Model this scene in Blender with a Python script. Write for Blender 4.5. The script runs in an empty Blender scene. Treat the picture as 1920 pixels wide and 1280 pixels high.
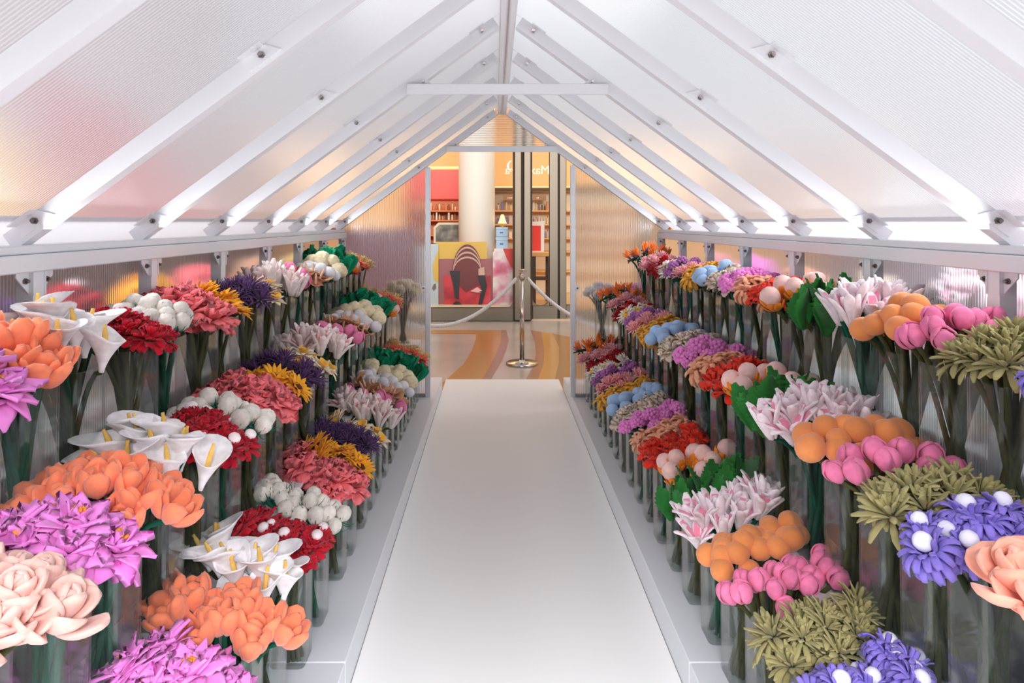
import bpy, math, random
from mathutils import Vector, Matrix
R = math.radians
C = bpy.context.scene.collection
F = 1280.0; CX = 928.0; CY = 416.0; CH = 1.5

def P(px, py, Y):                       # photograph point at depth Y -> place
    return Vector(((px - CX) * Y / F, Y, CH - (py - CY) * Y / F))

# ------------------------------------------------------------------ materials
def lin(c):
    o = []
    for v in c:
        v /= 255.0
        o.append(v / 12.92 if v <= 0.04045 else ((v + 0.055) / 1.055) ** 2.4)
    return (o[0], o[1], o[2], 1.0)

def new_mat(name):
    m = bpy.data.materials.new(name); m.use_nodes = True
    nt = m.node_tree
    for n in list(nt.nodes): nt.nodes.remove(n)
    out = nt.nodes.new('ShaderNodeOutputMaterial')
    return m, nt, out

def N(nt, t, **kw):
    n = nt.nodes.new(t)
    for k, v in kw.items(): setattr(n, k, v)
    return n

MATS = {}
def plain(name, rgb, rough=0.5, metal=0.0, spec=0.5):
    if name in MATS: return MATS[name]
    m, nt, out = new_mat(name)
    b = N(nt, 'ShaderNodeBsdfPrincipled')
    b.inputs['Base Color'].default_value = lin(rgb)
    b.inputs['Roughness'].default_value = rough
    b.inputs['Metallic'].default_value = metal
    b.inputs['Specular IOR Level'].default_value = spec
    nt.links.new(b.outputs[0], out.inputs[0])
    MATS[name] = m
    return m

def felt(name, rgb, var=0.16, sheen=0.25, scale=45):
    """soft dyed felt: mottled by a fine noise, each piece a little different"""
    if name in MATS: return MATS[name]
    m, nt, out = new_mat(name)
    b = N(nt, 'ShaderNodeBsdfPrincipled')
    b.inputs['Roughness'].default_value = 0.95
    b.inputs['Specular IOR Level'].default_value = 0.1
    b.inputs['Sheen Weight'].default_value = sheen
    b.inputs['Sheen Roughness'].default_value = 0.5
    tc = N(nt, 'ShaderNodeTexCoord'); nz = N(nt, 'ShaderNodeTexNoise')
    nz.inputs['Scale'].default_value = scale; nz.inputs['Detail'].default_value = 2
    oi = N(nt, 'ShaderNodeObjectInfo')
    mr = N(nt, 'ShaderNodeMapRange'); mr.inputs[1].default_value = 0.3; mr.inputs[2].default_value = 0.7
    mr.inputs[3].default_value = 1 - var; mr.inputs[4].default_value = 1 + var * 0.7
    m2 = N(nt, 'ShaderNodeMapRange'); m2.inputs[3].default_value = 0.9; m2.inputs[4].default_value = 1.1
    mu = N(nt, 'ShaderNodeMath', operation='MULTIPLY')
    hs = N(nt, 'ShaderNodeHueSaturation'); hs.inputs['Color'].default_value = lin(rgb)
    L = nt.links.new
    L(tc.outputs['Object'], nz.inputs['Vector']); L(nz.outputs['Fac'], mr.inputs[0])
    L(oi.outputs['Random'], m2.inputs[0]); L(mr.outputs[0], mu.inputs[0]); L(m2.outputs[0], mu.inputs[1])
    L(mu.outputs[0], hs.inputs['Value']); L(hs.outputs[0], b.inputs['Base Color'])
    L(b.outputs[0], out.inputs[0])
    MATS[name] = m
    return m

def emit(name, rgb, s):
    m, nt, out = new_mat(name)
    e = N(nt, 'ShaderNodeEmission'); e.inputs[0].default_value = lin(rgb); e.inputs[1].default_value = s
    nt.links.new(e.outputs[0], out.inputs[0]); return m

def glass(name, tint, gl_rough=0.03, ior=1.45, extra=0.0, haze=0.0, haze_edge=0.0):
    """thin clear sheet: straight-through light plus Fresnel reflection"""
    m, nt, out = new_mat(name)
    t = N(nt, 'ShaderNodeBsdfTransparent'); t.inputs[0].default_value = lin(tint)
    g = N(nt, 'ShaderNodeBsdfGlossy'); g.inputs['Roughness'].default_value = gl_rough
    L = nt.links.new; f0 = ((ior-1)/(ior+1))**2        # Schlick, the same from both sides of the thin wall
    lwf = N(nt, 'ShaderNodeLayerWeight'); lwf.inputs[0].default_value = .5
    p5 = N(nt, 'ShaderNodeMath', operation='POWER'); p5.inputs[1].default_value = 5; L(lwf.outputs['Facing'], p5.inputs[0])
    ad = N(nt, 'ShaderNodeMath', operation='MULTIPLY_ADD'); ad.inputs[1].default_value = 1-f0; ad.inputs[2].default_value = f0+extra; ad.use_clamp = True
    mx = N(nt, 'ShaderNodeMixShader')
    L(p5.outputs[0], ad.inputs[0]); L(ad.outputs[0], mx.inputs[0]); L(t.outputs[0], mx.inputs[1]); L(g.outputs[0], mx.inputs[2])
    if not haze:
        L(mx.outputs[0], out.inputs[0]); return m
    df = N(nt, 'ShaderNodeBsdfDiffuse'); df.inputs[0].default_value = lin((238, 242, 244)); tl = N(nt, 'ShaderNodeBsdfTranslucent'); tl.inputs[0].default_value = lin((238, 242, 244))
    h = N(nt, 'ShaderNodeMixShader'); h.inputs[0].default_value = .5; L(df.outputs[0], h.inputs[1]); L(tl.outputs[0], h.inputs[2])
    lw = N(nt, 'ShaderNodeLayerWeight'); lw.inputs[0].default_value = .3
    mr = N(nt, 'ShaderNodeMapRange'); mr.inputs[3].default_value = haze; mr.inputs[4].default_value = haze_edge; L(lw.outputs['Facing'], mr.inputs[0])
    m3 = N(nt, 'ShaderNodeMixShader'); L(mr.outputs[0], m3.inputs[0]); L(mx.outputs[0], m3.inputs[1]); L(h.outputs[0], m3.inputs[2])
    L(m3.outputs[0], out.inputs[0]); return m

def ribbed(name, axis, period=0.0105, milky=0.5, rough=0.42):
    """twin-wall polycarbonate: milky translucency, blurred see-through, fine ribs"""
    m, nt, out = new_mat(name)
    L = nt.links.new
    tc = N(nt, 'ShaderNodeTexCoord'); sx = N(nt, 'ShaderNodeSeparateXYZ'); L(tc.outputs['Object'], sx.inputs[0])
    mu = N(nt, 'ShaderNodeMath', operation='MULTIPLY'); mu.inputs[1].default_value = 2 * math.pi / period
    L(sx.outputs[axis], mu.inputs[0])
    sn = N(nt, 'ShaderNodeMath', operation='SINE'); L(mu.outputs[0], sn.inputs[0])
    mr = N(nt, 'ShaderNodeMapRange'); mr.inputs[1].default_value = -1; mr.inputs[2].default_value = 1
    mr.inputs[3].default_value = 0; mr.inputs[4].default_value = 1; L(sn.outputs[0], mr.inputs[0])
    pw = N(nt, 'ShaderNodeMath', operation='POWER'); pw.inputs[1].default_value = 2.5; L(mr.outputs[0], pw.inputs[0])
    bp = N(nt, 'ShaderNodeBump'); bp.inputs['Strength'].default_value = 0.35; bp.inputs['Distance'].default_value = 0.002
    L(mr.outputs[0], bp.inputs['Height'])
    rf = N(nt, 'ShaderNodeBsdfRefraction'); rf.inputs['Roughness'].default_value = rough; rf.inputs['IOR'].default_value = 1.12
    rf.inputs['Color'].default_value = (0.97, 0.97, 0.98, 1); L(bp.outputs[0], rf.inputs['Normal'])
    tl = N(nt, 'ShaderNodeBsdfTranslucent')
    for bs, lo, hi in ((rf, (.66, .66, .69, 1), (.97, .97, .98, 1)), (tl, (.62, .62, .65, 1), (.92, .92, .94, 1))):      # webs pass less light than the cells
        cr = N(nt, 'ShaderNodeMix', data_type='RGBA'); cr.inputs['A'].default_value = hi; cr.inputs['B'].default_value = lo
        L(pw.outputs[0], cr.inputs['Factor']); L(cr.outputs['Result'], bs.inputs['Color'])
    df = N(nt, 'ShaderNodeBsdfDiffuse'); df.inputs['Color'].default_value = (0.9, 0.9, 0.92, 1)
    gl = N(nt, 'ShaderNodeBsdfGlossy'); gl.inputs['Roughness'].default_value = 0.3; L(bp.outputs[0], gl.inputs['Normal'])
    a = N(nt, 'ShaderNodeMixShader'); a.inputs[0].default_value = 0.2; L(tl.outputs[0], a.inputs[1]); L(df.outputs[0], a.inputs[2])
    fr = N(nt, 'ShaderNodeMapRange'); fr.inputs[3].default_value = milky - 0.12; fr.inputs[4].default_value = milky + 0.36
    L(pw.outputs[0], fr.inputs[0])
    b = N(nt, 'ShaderNodeMixShader'); L(fr.outputs[0], b.inputs[0]); L(rf.outputs[0], b.inputs[1]); L(a.outputs[0], b.inputs[2])
    c = N(nt, 'ShaderNodeMixShader'); c.inputs[0].default_value = 0.05; L(b.outputs[0], c.inputs[1]); L(gl.outputs[0], c.inputs[2])
    L(c.outputs[0], out.inputs[0]); return m

WHITE = plain('white_powder_coat', (232, 233, 237), 0.45)
STEEL = plain('brushed_steel', (116, 106, 92), 0.5, 1.0)
BOLT = plain('zinc_bolt', (120, 112, 110), 0.3, 1.0)
GLASS = glass('clear_acrylic', (252, 254, 253), 0.05, 1.5, 0.0, 0.0001, 0.14)
def opal(name):
    m, nt, out = new_mat(name); L = nt.links.new
    tl = N(nt, 'ShaderNodeBsdfTranslucent'); tl.inputs[0].default_value = lin((250, 250, 252)); df = N(nt, 'ShaderNodeBsdfDiffuse'); df.inputs[0].default_value = lin((250, 250, 252))
    a = N(nt, 'ShaderNodeMixShader'); a.inputs[0].default_value = .3; L(tl.outputs[0], a.inputs[1]); L(df.outputs[0], a.inputs[2]); L(a.outputs[0], out.inputs[0]); return m
OPAL = opal('opal_strip')
CLEAR = glass('clear_skin', (252, 252, 253), 0.2, 1.1)
SHOPGLASS = glass('shop_glass', (250, 251, 250), 0.02, 1.12)
ROOF = ribbed('ribbed_sheet_along_slope', 1, 0.0105, 0.36)
WALLP = ribbed('ribbed_sheet_side', 1, 0.012, 0.18, 0.34)
GABLE = ribbed('ribbed_sheet_gable', 0, 0.014, 0.13, 0.34)
GABTOP = ribbed('ribbed_sheet_gable_top', 2, 0.014, 0.16, 0.24)

# ------------------------------------------------------------------ mesh helpers
class MB:
    def __init__(s): s.v = []; s.f = []; s.m = []
    def add(s, vs, fs, mat=0):
        o = len(s.v); s.v += [tuple(v) for v in vs]
        for f in fs: s.f.append(tuple(i + o for i in f)); s.m.append(mat)
    def box(s, x0, x1, y0, y1, z0, z1, mat=0):
        s.add([(x0,y0,z0),(x1,y0,z0),(x1,y1,z0),(x0,y1,z0),(x0,y0,z1),(x1,y0,z1),(x1,y1,z1),(x0,y1,z1)],
              [(0,3,2,1),(4,5,6,7),(0,1,5,4),(1,2,6,5),(2,3,7,6),(3,0,4,7)], mat); return s
    def bbox(s, x0, x1, y0, y1, z0, z1, b=0.004, mat=0):
        """box with chamfered vertical and horizontal edges"""
        def ring(i, z): return [(x0+i+b,y0+i,z),(x1-i-b,y0+i,z),(x1-i,y0+i+b,z),(x1-i,y1-i-b,z),(x1-i-b,y1-i,z),(x0+i+b,y1-i,z),(x0+i,y1-i-b,z),(x0+i,y0+i+b,z)]
        rs = [ring(b, z0), ring(0, z0+b), ring(0, z1-b), ring(b, z1)]
        vs = sum(rs, []); fs = [tuple(range(7,-1,-1)), tuple(range(24,32))]
        for k in range(3):
            for j in range(8): fs.append((k*8+j, k*8+(j+1)%8, k*8+8+(j+1)%8, k*8+8+j))
        s.add(vs, fs, mat); return s
    def prism(s, pts, d, mat=0):
        """closed polygon (3D points) pushed along vector d"""
        n = len(pts); a = [Vector(p) for p in pts]; bb = [p + Vector(d) for p in a]
        fs = [tuple(range(n-1,-1,-1)), tuple(range(n,2*n))] + [(j,(j+1)%n,n+(j+1)%n,n+j) for j in range(n)]
        s.add(a+bb, fs, mat); return s
    def beam(s, a, b, w, h, up=(0,0,1), mat=0):
        """rectangular bar a->b, w across, h along up"""
        a = Vector(a); b = Vector(b); t = (b-a).normalized(); sd = t.cross(Vector(up)).normalized(); u = sd.cross(t)
        c = [(-1,-1),(1,-1),(1,1),(-1,1)]
        vs = [a+sd*w/2*i+u*h/2*j for i,j in c]+[b+sd*w/2*i+u*h/2*j for i,j in c]
        s.add(vs, [(0,1,2,3),(7,6,5,4),(0,4,5,1),(1,5,6,2),(2,6,7,3),(3,7,4,0)], mat); return s
    def tube(s, pts, r, n=8, mat=0):
        pts = [Vector(p) for p in pts]; vs = []; fs = []
        ref = Vector((0.31,0.87,0.13)).normalized()
        for i, p in enumerate(pts):
            t = (pts[min(i+1,len(pts)-1)]-pts[max(i-1,0)]).normalized()
            a = t.cross(ref).normalized(); b = t.cross(a)
            rr = r(i/(len(pts)-1)) if callable(r) else r
            vs += [p + (a*math.cos(2*math.pi*j/n)+b*math.sin(2*math.pi*j/n))*rr for j in range(n)]
        for i in range(len(pts)-1):
            for j in range(n): fs.append((i*n+j, i*n+(j+1)%n, (i+1)*n+(j+1)%n, (i+1)*n+j))
        fs += [tuple(range(n-1,-1,-1)), tuple(range((len(pts)-1)*n, len(pts)*n))]
        s.add(vs, fs, mat); return s
    def lathe(s, prof, n=24, c=(0,0,0), mat=0):
        vs = []; fs = []; m = len(prof)
        for r, z in prof: vs += [(c[0]+r*math.cos(2*math.pi*j/n), c[1]+r*math.sin(2*math.pi*j/n), c[2]+z) for j in range(n)]
        for i in range(m-1):
            for j in range(n): fs.append((i*n+j, i*n+(j+1)%n, (i+1)*n+(j+1)%n, (i+1)*n+j))
        fs += [tuple(range(n-1,-1,-1)), tuple(range((m-1)*n, m*n))]
        s.add(vs, fs, mat); return s
    def ball(s, c, r, nu=14, nv=9, rough=0.0, rng=None, sq=(1,1,1), mat=0):
        vs = [(c[0],c[1],c[2]-r*sq[2])]
        for i in range(1, nv):
            th = math.pi*i/nv
            for j in range(nu):
                k = 1 + (rng.uniform(-rough, rough) if rough else 0)
                ph = 2*math.pi*(j+0.5*(i%2))/nu
                vs.append((c[0]+r*k*sq[0]*math.sin(th)*math.cos(ph), c[1]+r*k*sq[1]*math.sin(th)*math.sin(ph), c[2]-r*k*sq[2]*math.cos(th)))
        vs.append((c[0],c[1],c[2]+r*sq[2])); fs = []; top = len(vs)-1
        for j in range(nu):
            fs.append((0, 1+(j+1)%nu, 1+j)); fs.append((top, top-nu+j, top-nu+(j+1)%nu))
        for i in range(nv-2):
            for j in range(nu):
                a = 1+i*nu+j; b = 1+i*nu+(j+1)%nu
                fs.append((a, b, b+nu, a+nu))
        s.add(vs, fs, mat); return s
    def mesh(s, name, mats, smooth=False):
        me = bpy.data.meshes.new(name); me.from_pydata(s.v, [], s.f)
        for m in mats: me.materials.append(m)
        if any(s.m): me.polygons.foreach_set('material_index', s.m)
        if smooth: me.polygons.foreach_set('use_smooth', [True]*len(me.polygons))
        me.update(); return me

def link(name, me, parent=None, loc=(0,0,0)):
    o = bpy.data.objects.new(name, me); C.objects.link(o); o.location = loc
    if parent: o.parent = parent
    return o
def obj(name, mb, mats, parent=None, smooth=False, loc=(0,0,0)):
    if not isinstance(mats, (list, tuple)): mats = [mats]
    return link(name, mb.mesh(name, mats, smooth), parent, loc)
def tag(o, label, cat, group=None):
    o['label'] = label; o['category'] = cat
    if group: o['group'] = group
    return o
def thing(name, label, cat, loc=(0,0,0), group=None):
    o = link(name, None, None, loc); o.empty_display_size = 0.05
    return tag(o, label, cat, group)
def struct(name, mb, mats, smooth=False):
    o = obj(name, mb, mats, None, smooth); o['kind'] = 'structure'; return o

# ------------------------------------------------------------------ the greenhouse
AX = 0.055                               # centre line of the greenhouse
HW = 1.262                               # half width at the wall posts
Y0 = -0.64; Y1 = 5.4
PL = 0.12                                # plinth height
YN = lambda n: 1.775 + 0.604 * n
SL = 0.732
RT = 2.372                               # underside of rafters at the centre line
def rz(dx): return RT - SL * abs(dx)
FR = [n for n in range(-4, 7)]

# floor of the hall
def stone():
    m, nt, out = new_mat('hall_stone'); L = nt.links.new
    b = N(nt, 'ShaderNodeBsdfPrincipled'); b.inputs['Roughness'].default_value = 0.22
    tc = N(nt, 'ShaderNodeTexCoord'); nz = N(nt, 'ShaderNodeTexNoise'); nz.inputs['Scale'].default_value = 1.4; nz.inputs['Detail'].default_value = 6
    cr = N(nt, 'ShaderNodeValToRGB'); cr.color_ramp.elements[0].position = .3; cr.color_ramp.elements[0].color = lin((176, 162, 150)); cr.color_ramp.elements[1].position = .7; cr.color_ramp.elements[1].color = lin((196, 182, 170))
    L(tc.outputs['Object'], nz.inputs[0]); L(nz.outputs[0], cr.inputs[0]); L(cr.outputs[0], b.inputs['Base Color']); L(b.outputs[0], out.inputs[0]); return m
struct('floor', MB().box(-9, 9, -6, 16, -0.1, 0), stone())
def inlay(pts, rgb, name):
    vs = [((x-CX)*CH/(y-CY), CH*F/(y-CY), 0.0) for x, y in pts]
    struct(name, MB().prism(vs, (0,0,0.003)), plain(name+'_stone_%d_%d_%d' % rgb, rgb, 0.22))
curveA = [(893,626),(892,637),(885,657),(869,683),(838,711),(800,740)]
curveB = [(940,619),(940,640),(931,663),(916,691),(904,711),(880,740)]
curveC = [(949,619),(954,637),(949,657),(940,678),(921,711),(900,740)]
inlay([(760,619)] + curveB + curveA[::-1] + [(760,626)], (188,128,52), 'trim_1')
inlay(curveC + curveB[::-1], (156,108,84), 'trim_2')
curveD = [(995,619),(1003,640),(1005,666),(1000,688),(986,711),(960,740)]
curveE = [(1015,622),(1021,657),(1019,683),(1009,711),(990,740)]
curveG = [(1035,625),(1048,650),(1048,680),(1040,711),(1025,740)]
inlay(curveD + curveE[::-1], (170,124,90), 'trim_3')
inlay(curveE + curveG[::-1], (206,150,66), 'trim_4')
inlay(curveG + [(1110,740),(1110,640)], (172,118,56), 'trim_5')

# white runner and plinths
RL, RR = AX - 0.522, AX + 0.552
t = obj('floor_runner', MB().bbox(RL, RR, Y0, 6.49, 0, 0.006, 0.002), plain('runner_vinyl', (240, 239, 237), 0.5))
tag(t, 'long white runner laid down the middle of the greenhouse aisle', 'runner')
PLM = plain('plinth_paint', (224, 227, 232), 0.4)
for nm, a, b in (('trim_6', AX-1.36, RL-0.002), ('trim_7', RR+0.002, AX+1.36)):
    mb = MB()
    for y0, y1 in ((Y0, 2.1385), (2.1415, 6.07)): mb.bbox(a, b, y0, y1, 0, PL, 0.003)
    struct(nm, mb, PLM)

# stepped flower stands with mirrored risers
MIRROR = plain('dark_mirror_panel', (166, 158, 154), 0.06, 1.0)
S1, S2 = 0.515, 0.815
T1, T2, TW = 0.785, 0.985, 1.235
YS, YE = 0.2, 5.33
for sg, side in ((-1, 'left'), (1, 'right')):
    st = thing('flower_stand', 'white stepped flower stand with mirrored risers along the %s wall' % side, 'stand', (AX+sg*1.0, 2.8, PL), 'stepped flower stands')
    def bx(x0, x1, z0, z1, mb=None):
        a, b = sorted((sg*x0-sg*1.0, sg*x1-sg*1.0)); mb = mb or MB()
        return mb.bbox(a, b, YS-2.8, YE-2.8, z0-PL, z1-PL, 0.002)
    obj('riser', bx(T1, T1+0.012, PL, S1-0.012), MIRROR, st)
    obj('riser', bx(T2, T2+0.012, S1, S2-0.012), MIRROR, st)
    obj('tread', bx(T1-0.004, T2-0.0005, S1-0.012, S1), PLM, st)
    obj('tread', bx(T2-0.004, TW, S2-0.012, S2), PLM, st)

# polycarbonate skins
def slab(mb, quad, nrm, th=0.006, mat_in=0, mat_out=1):
    """thin panel: inner face ribbed, outer skin clear"""
    q = [Vector(p) for p in quad]
    if (q[1]-q[0]).cross(q[2]-q[1]).dot(Vector(nrm)) > 0: q = q[::-1]        # ribbed face looks into the greenhouse
    o = [p + Vector(nrm)*th for p in q]; n = len(q)
    mb.add(q+o, [tuple(range(n))], mat_in)
    mb.add(q+o, [tuple(range(2*n-1, n-1, -1))] + [(j,(j+1)%n,n+(j+1)%n,n+j) for j in range(n)], mat_out)
RH = 0.05
nl = math.sqrt(1+SL*SL)
for sg in (-1, 1):
    mb = MB(); nrm = Vector((sg*SL/nl, 0, 1/nl))
    for n in range(-4, 6):
        a, b = YN(n)+0.003, YN(n+1)-0.003
        if n == -4: a = Y0
        e = HW+0.012; zo = RH*nl
        q = [(AX, a, rz(0)+zo), (AX+sg*e, a, rz(e)+zo), (AX+sg*e, b, rz(e)+zo), (AX, b, rz(0)+zo)]
        q = [Vector(p) + nrm*0.002 for p in q]
        if sg < 0: q = q[::-1]
        slab(mb, q, nrm)
    struct('ceiling', mb, [ROOF, CLEAR])
for sg, nm in ((-1, 'wall_left'), (1, 'wall_right')):
    mb = MB(); x = AX + sg*(HW+0.03)
    q = [(x, Y0, PL), (x, Y1, PL), (x, Y1, 1.372), (x, Y0, 1.372)]
    if sg > 0: q = q[::-1]
    slab(mb, q, (sg, 0, 0)); struct(nm, mb, [WALLP, CLEAR])
mb = MB(); yb = Y1 + 0.03
dl, dr = -0.529, 0.616                    # door post centre lines
def gq(x0, x1):
    return [(x0, yb, PL), (x1, yb, PL), (x1, yb, rz(x1-AX)+0.02), (x0, yb, rz(x0-AX)+0.02)]
slab(mb, gq(AX-HW-0.02, dl), (0,1,0)); slab(mb, gq(dr, AX+HW+0.02), (0,1,0))
hx = (RT-2.085)/SL
mb2 = MB(); slab(mb, [(AX-hx, yb, 2.085), (AX+hx, yb, 2.085), (AX+0.0, yb, RT+0.01)], (0,1,0), mat_in=2)
struct('wall_back', mb, [GABLE, CLEAR, GABTOP])

# frame members, each its own thing
ordn = ['first','second','third','fourth','fifth','sixth','seventh','eighth','ninth','tenth','eleventh']
def bolt(parent, c, d, r=0.009, l=0.014):
    c = Vector(c); d = Vector(d).normalized()
    b = MB().tube([c, c+d*l*0.5], r, 6); b.tube([c+d*l*0.5, c+d*l], r*0.6, 8)
    return obj('bolt', b, BOLT, parent)
for sg, side in ((-1, 'left'), (1, 'right')):
    for n in FR:
        y = YN(n); k = 6-n
        name = ordn[k]
        t = thing('rafter', 'white rafter of the %s roof slope, %s from the end wall' % (side, name), 'rafter', (AX+sg*HW, y, rz(HW)), 'white roof rafters')
        ofs = Vector((AX+sg*HW, y, rz(HW)))
        up = Vector((sg*SL/nl, 0, 1/nl)); w = 0.05 if (n in (2, 6, -2)) else 0.04
        a = Vector((AX+sg*(HW+0.03), y, rz(HW+0.03))) + up*RH/2; b = Vector((AX+sg*0.036, y, rz(0.036))) + up*RH/2
        obj('rafter_bar', MB().beam(a-ofs, b-ofs, w, RH, up), WHITE, t)
        if n < -2: continue
        for frac in (0.965, 0.505, 0.075):     # gussets at eave, mid span, ridge, on both faces
            dx = HW*frac
            base = Vector((AX+sg*dx, y, rz(dx))) - ofs
            sl = Vector((-sg, 0, SL)).normalized()
            for fy in (-1, 1):
                yy = fy*(w/2)
                c = base + up*0.012 + Vector((0, yy, 0))
                g = MB().prism([c-sl*0.05, c+sl*0.05, c+sl*0.02+up*0.036, c-sl*0.05+up*0.036], (0, fy*0.004, 0))
                g.prism([c-sl*0.05+up*0.032, c+sl*0.02+up*0.032, c+sl*0.02+up*0.032+Vector((0,fy*0.035,0)), c-sl*0.05+up*0.032+Vector((0,fy*0.035,0))], up*0.004)
                gu = obj('gusset', g, WHITE, t)
                bolt(gu, c+up*0.016+Vector((0,fy*0.004,0)), (0, fy, 0))
    for n in FR:
        y = YN(n); x = AX+sg*(HW+0.002); w = 0.052 if n in (2,6,-2) else 0.042
        t = thing('post', 'white post of the %s wall, %s from the end wall' % (side, ordn[6-n]), 'post', (x, y, PL), 'white side wall posts')
        obj('post_bar', MB().box(-0.022, 0.022, -w/2, w/2, 0, 1.371-PL), WHITE, t)
        if n >= -1:
            for fy in (-1, 1):
                c = Vector((-sg*0.01, fy*w/2, 1.371-PL))
                g = MB().prism([c, c+Vector((0,fy*0.05,0)), c+Vector((0,fy*0.05,-0.012)), c+Vector((0,0.0,-0.06))], (-sg*0.004, 0, 0))
                g.box(c.x-0.016, c.x+0.016, min(c.y, c.y+fy*0.004), max(c.y, c.y+fy*0.004), c.z-0.06, c.z)
                gu = obj('gusset', g, WHITE, t)
                bolt(gu, c+Vector((-sg*0.004, fy*0.02, -0.022)), (-sg, 0, 0), 0.008, 0.012)
    # eave rail and plate
    xr = AX+sg*(HW-0.002)
    t = thing('eave_rail', 'white eave rail along the top of the %s wall' % side, 'rail', (xr, Y0, 1.372))
    obj('rail_bar', MB().bbox(-0.03, 0.03, 0, Y1-Y0+0.02, 0, 0.045, 0.003), WHITE, t)
    a, b = sorted((sg*(-0.018), sg*0.045))
    obj('wall_plate', MB().bbox(a, b, 0, Y1-Y0+0.02, 0.046, 0.068, 0.003), WHITE, t)
    # flashing strip at the foot of the roof sheets
    mb = MB(); u = Vector((sg*SL/nl, 0, 1/nl))
    dn = Vector((sg, 0, -SL)).normalized(); c0 = Vector((sg*0.03, 0, 0.068)) + u*0.004
    c0 = Vector((AX+sg*(HW-0.035), Y0, rz(HW-0.035))) + u*(RH-0.001) - Vector((xr, Y0, 1.372))
    q = [c0, c0+dn*0.13, c0+dn*0.13+Vector((0,Y1-Y0,0)), c0+Vector((0,Y1-Y0,0))]
    mb.prism(q, u*0.0025); obj('flashing', mb, OPAL, t)

t = thing('ridge_beam', 'long white ridge beam at the peak of the greenhouse roof', 'beam', (AX, Y0, RT-0.02))
obj('beam_bar', MB().bbox(-0.034, 0.034, 0, Y1-Y0+0.02, 0, 0.075, 0.004), WHITE, t)
obj('centre_seam', MB().box(-0.003, 0.003, 0.0, Y1-Y0, -0.004, 0.0005), plain('seam_metal', (200, 200, 206), 0.25, 0.6), t)
for n, lab in ((2, 'white tie beam crossing between rafters in mid roof'), (6, 'white tie beam above the doorway in the end wall')):
    zt = 2.05; hw = (RT-zt)/SL - 0.005
    t = thing('tie_beam', lab, 'beam', (AX, YN(n), zt), 'white tie beams')
    obj('beam_bar', MB().bbox(-hw, hw, -0.048, -0.026, 0, 0.045, 0.002), WHITE, t)
    for sx in (-1, 1):
        c = Vector((sx*(hw-0.11), -0.03, 0.045))
        gu = obj('gusset', MB().prism([c, c+Vector((sx*0.06,0,0)), c+Vector((sx*0.05,0,0.035))], (0,0.005,0)), WHITE, t)
        bolt(gu, c+Vector((sx*0.04,-0.002,0.012)), (0,-1,0), 0.007, 0.01)
for x, side in ((dl, 'left'), (dr, 'right')):
    t = thing('door_post', 'slim white post on the %s side of the end doorway' % side, 'post', (x, Y1, PL), 'white doorway posts')
    zt = rz(abs(x-AX)+0.02)
    obj('post_bar', MB().bbox(-0.02, 0.02, -0.022, 0.018, 0, zt-PL, 0.003), WHITE, t)
    s = -1 if side == 'left' else 1
    c = Vector((s*0.02, -0.02, 0.835-PL+0.12))
    gu = obj('latch_tab', MB().prism([c, c+Vector((s*0.022,0,0.004)), c+Vector((s*0.032,0,0.024)), c+Vector((s*0.022,0,0.044)), c+Vector((0,0,0.048))], (0,0.006,0)), WHITE, t)
    bolt(gu, c+Vector((s*0.015,-0.001,0.024)), (0,-1,0), 0.008, 0.008)
for x0, x1, side in ((AX-HW, dl-0.021, 'left'), (dr+0.021, AX+HW, 'right')):
    t = obj('sill_rail', MB().bbox(x0, x1, Y1-0.02, Y1+0.018, PL, PL+0.02, 0.002), plain('grey_sill', (150,152,156), .4))
    tag(t, 'thin grey sill rail under the %s end wall panel' % side, 'rail', 'end wall sill rails')

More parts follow.
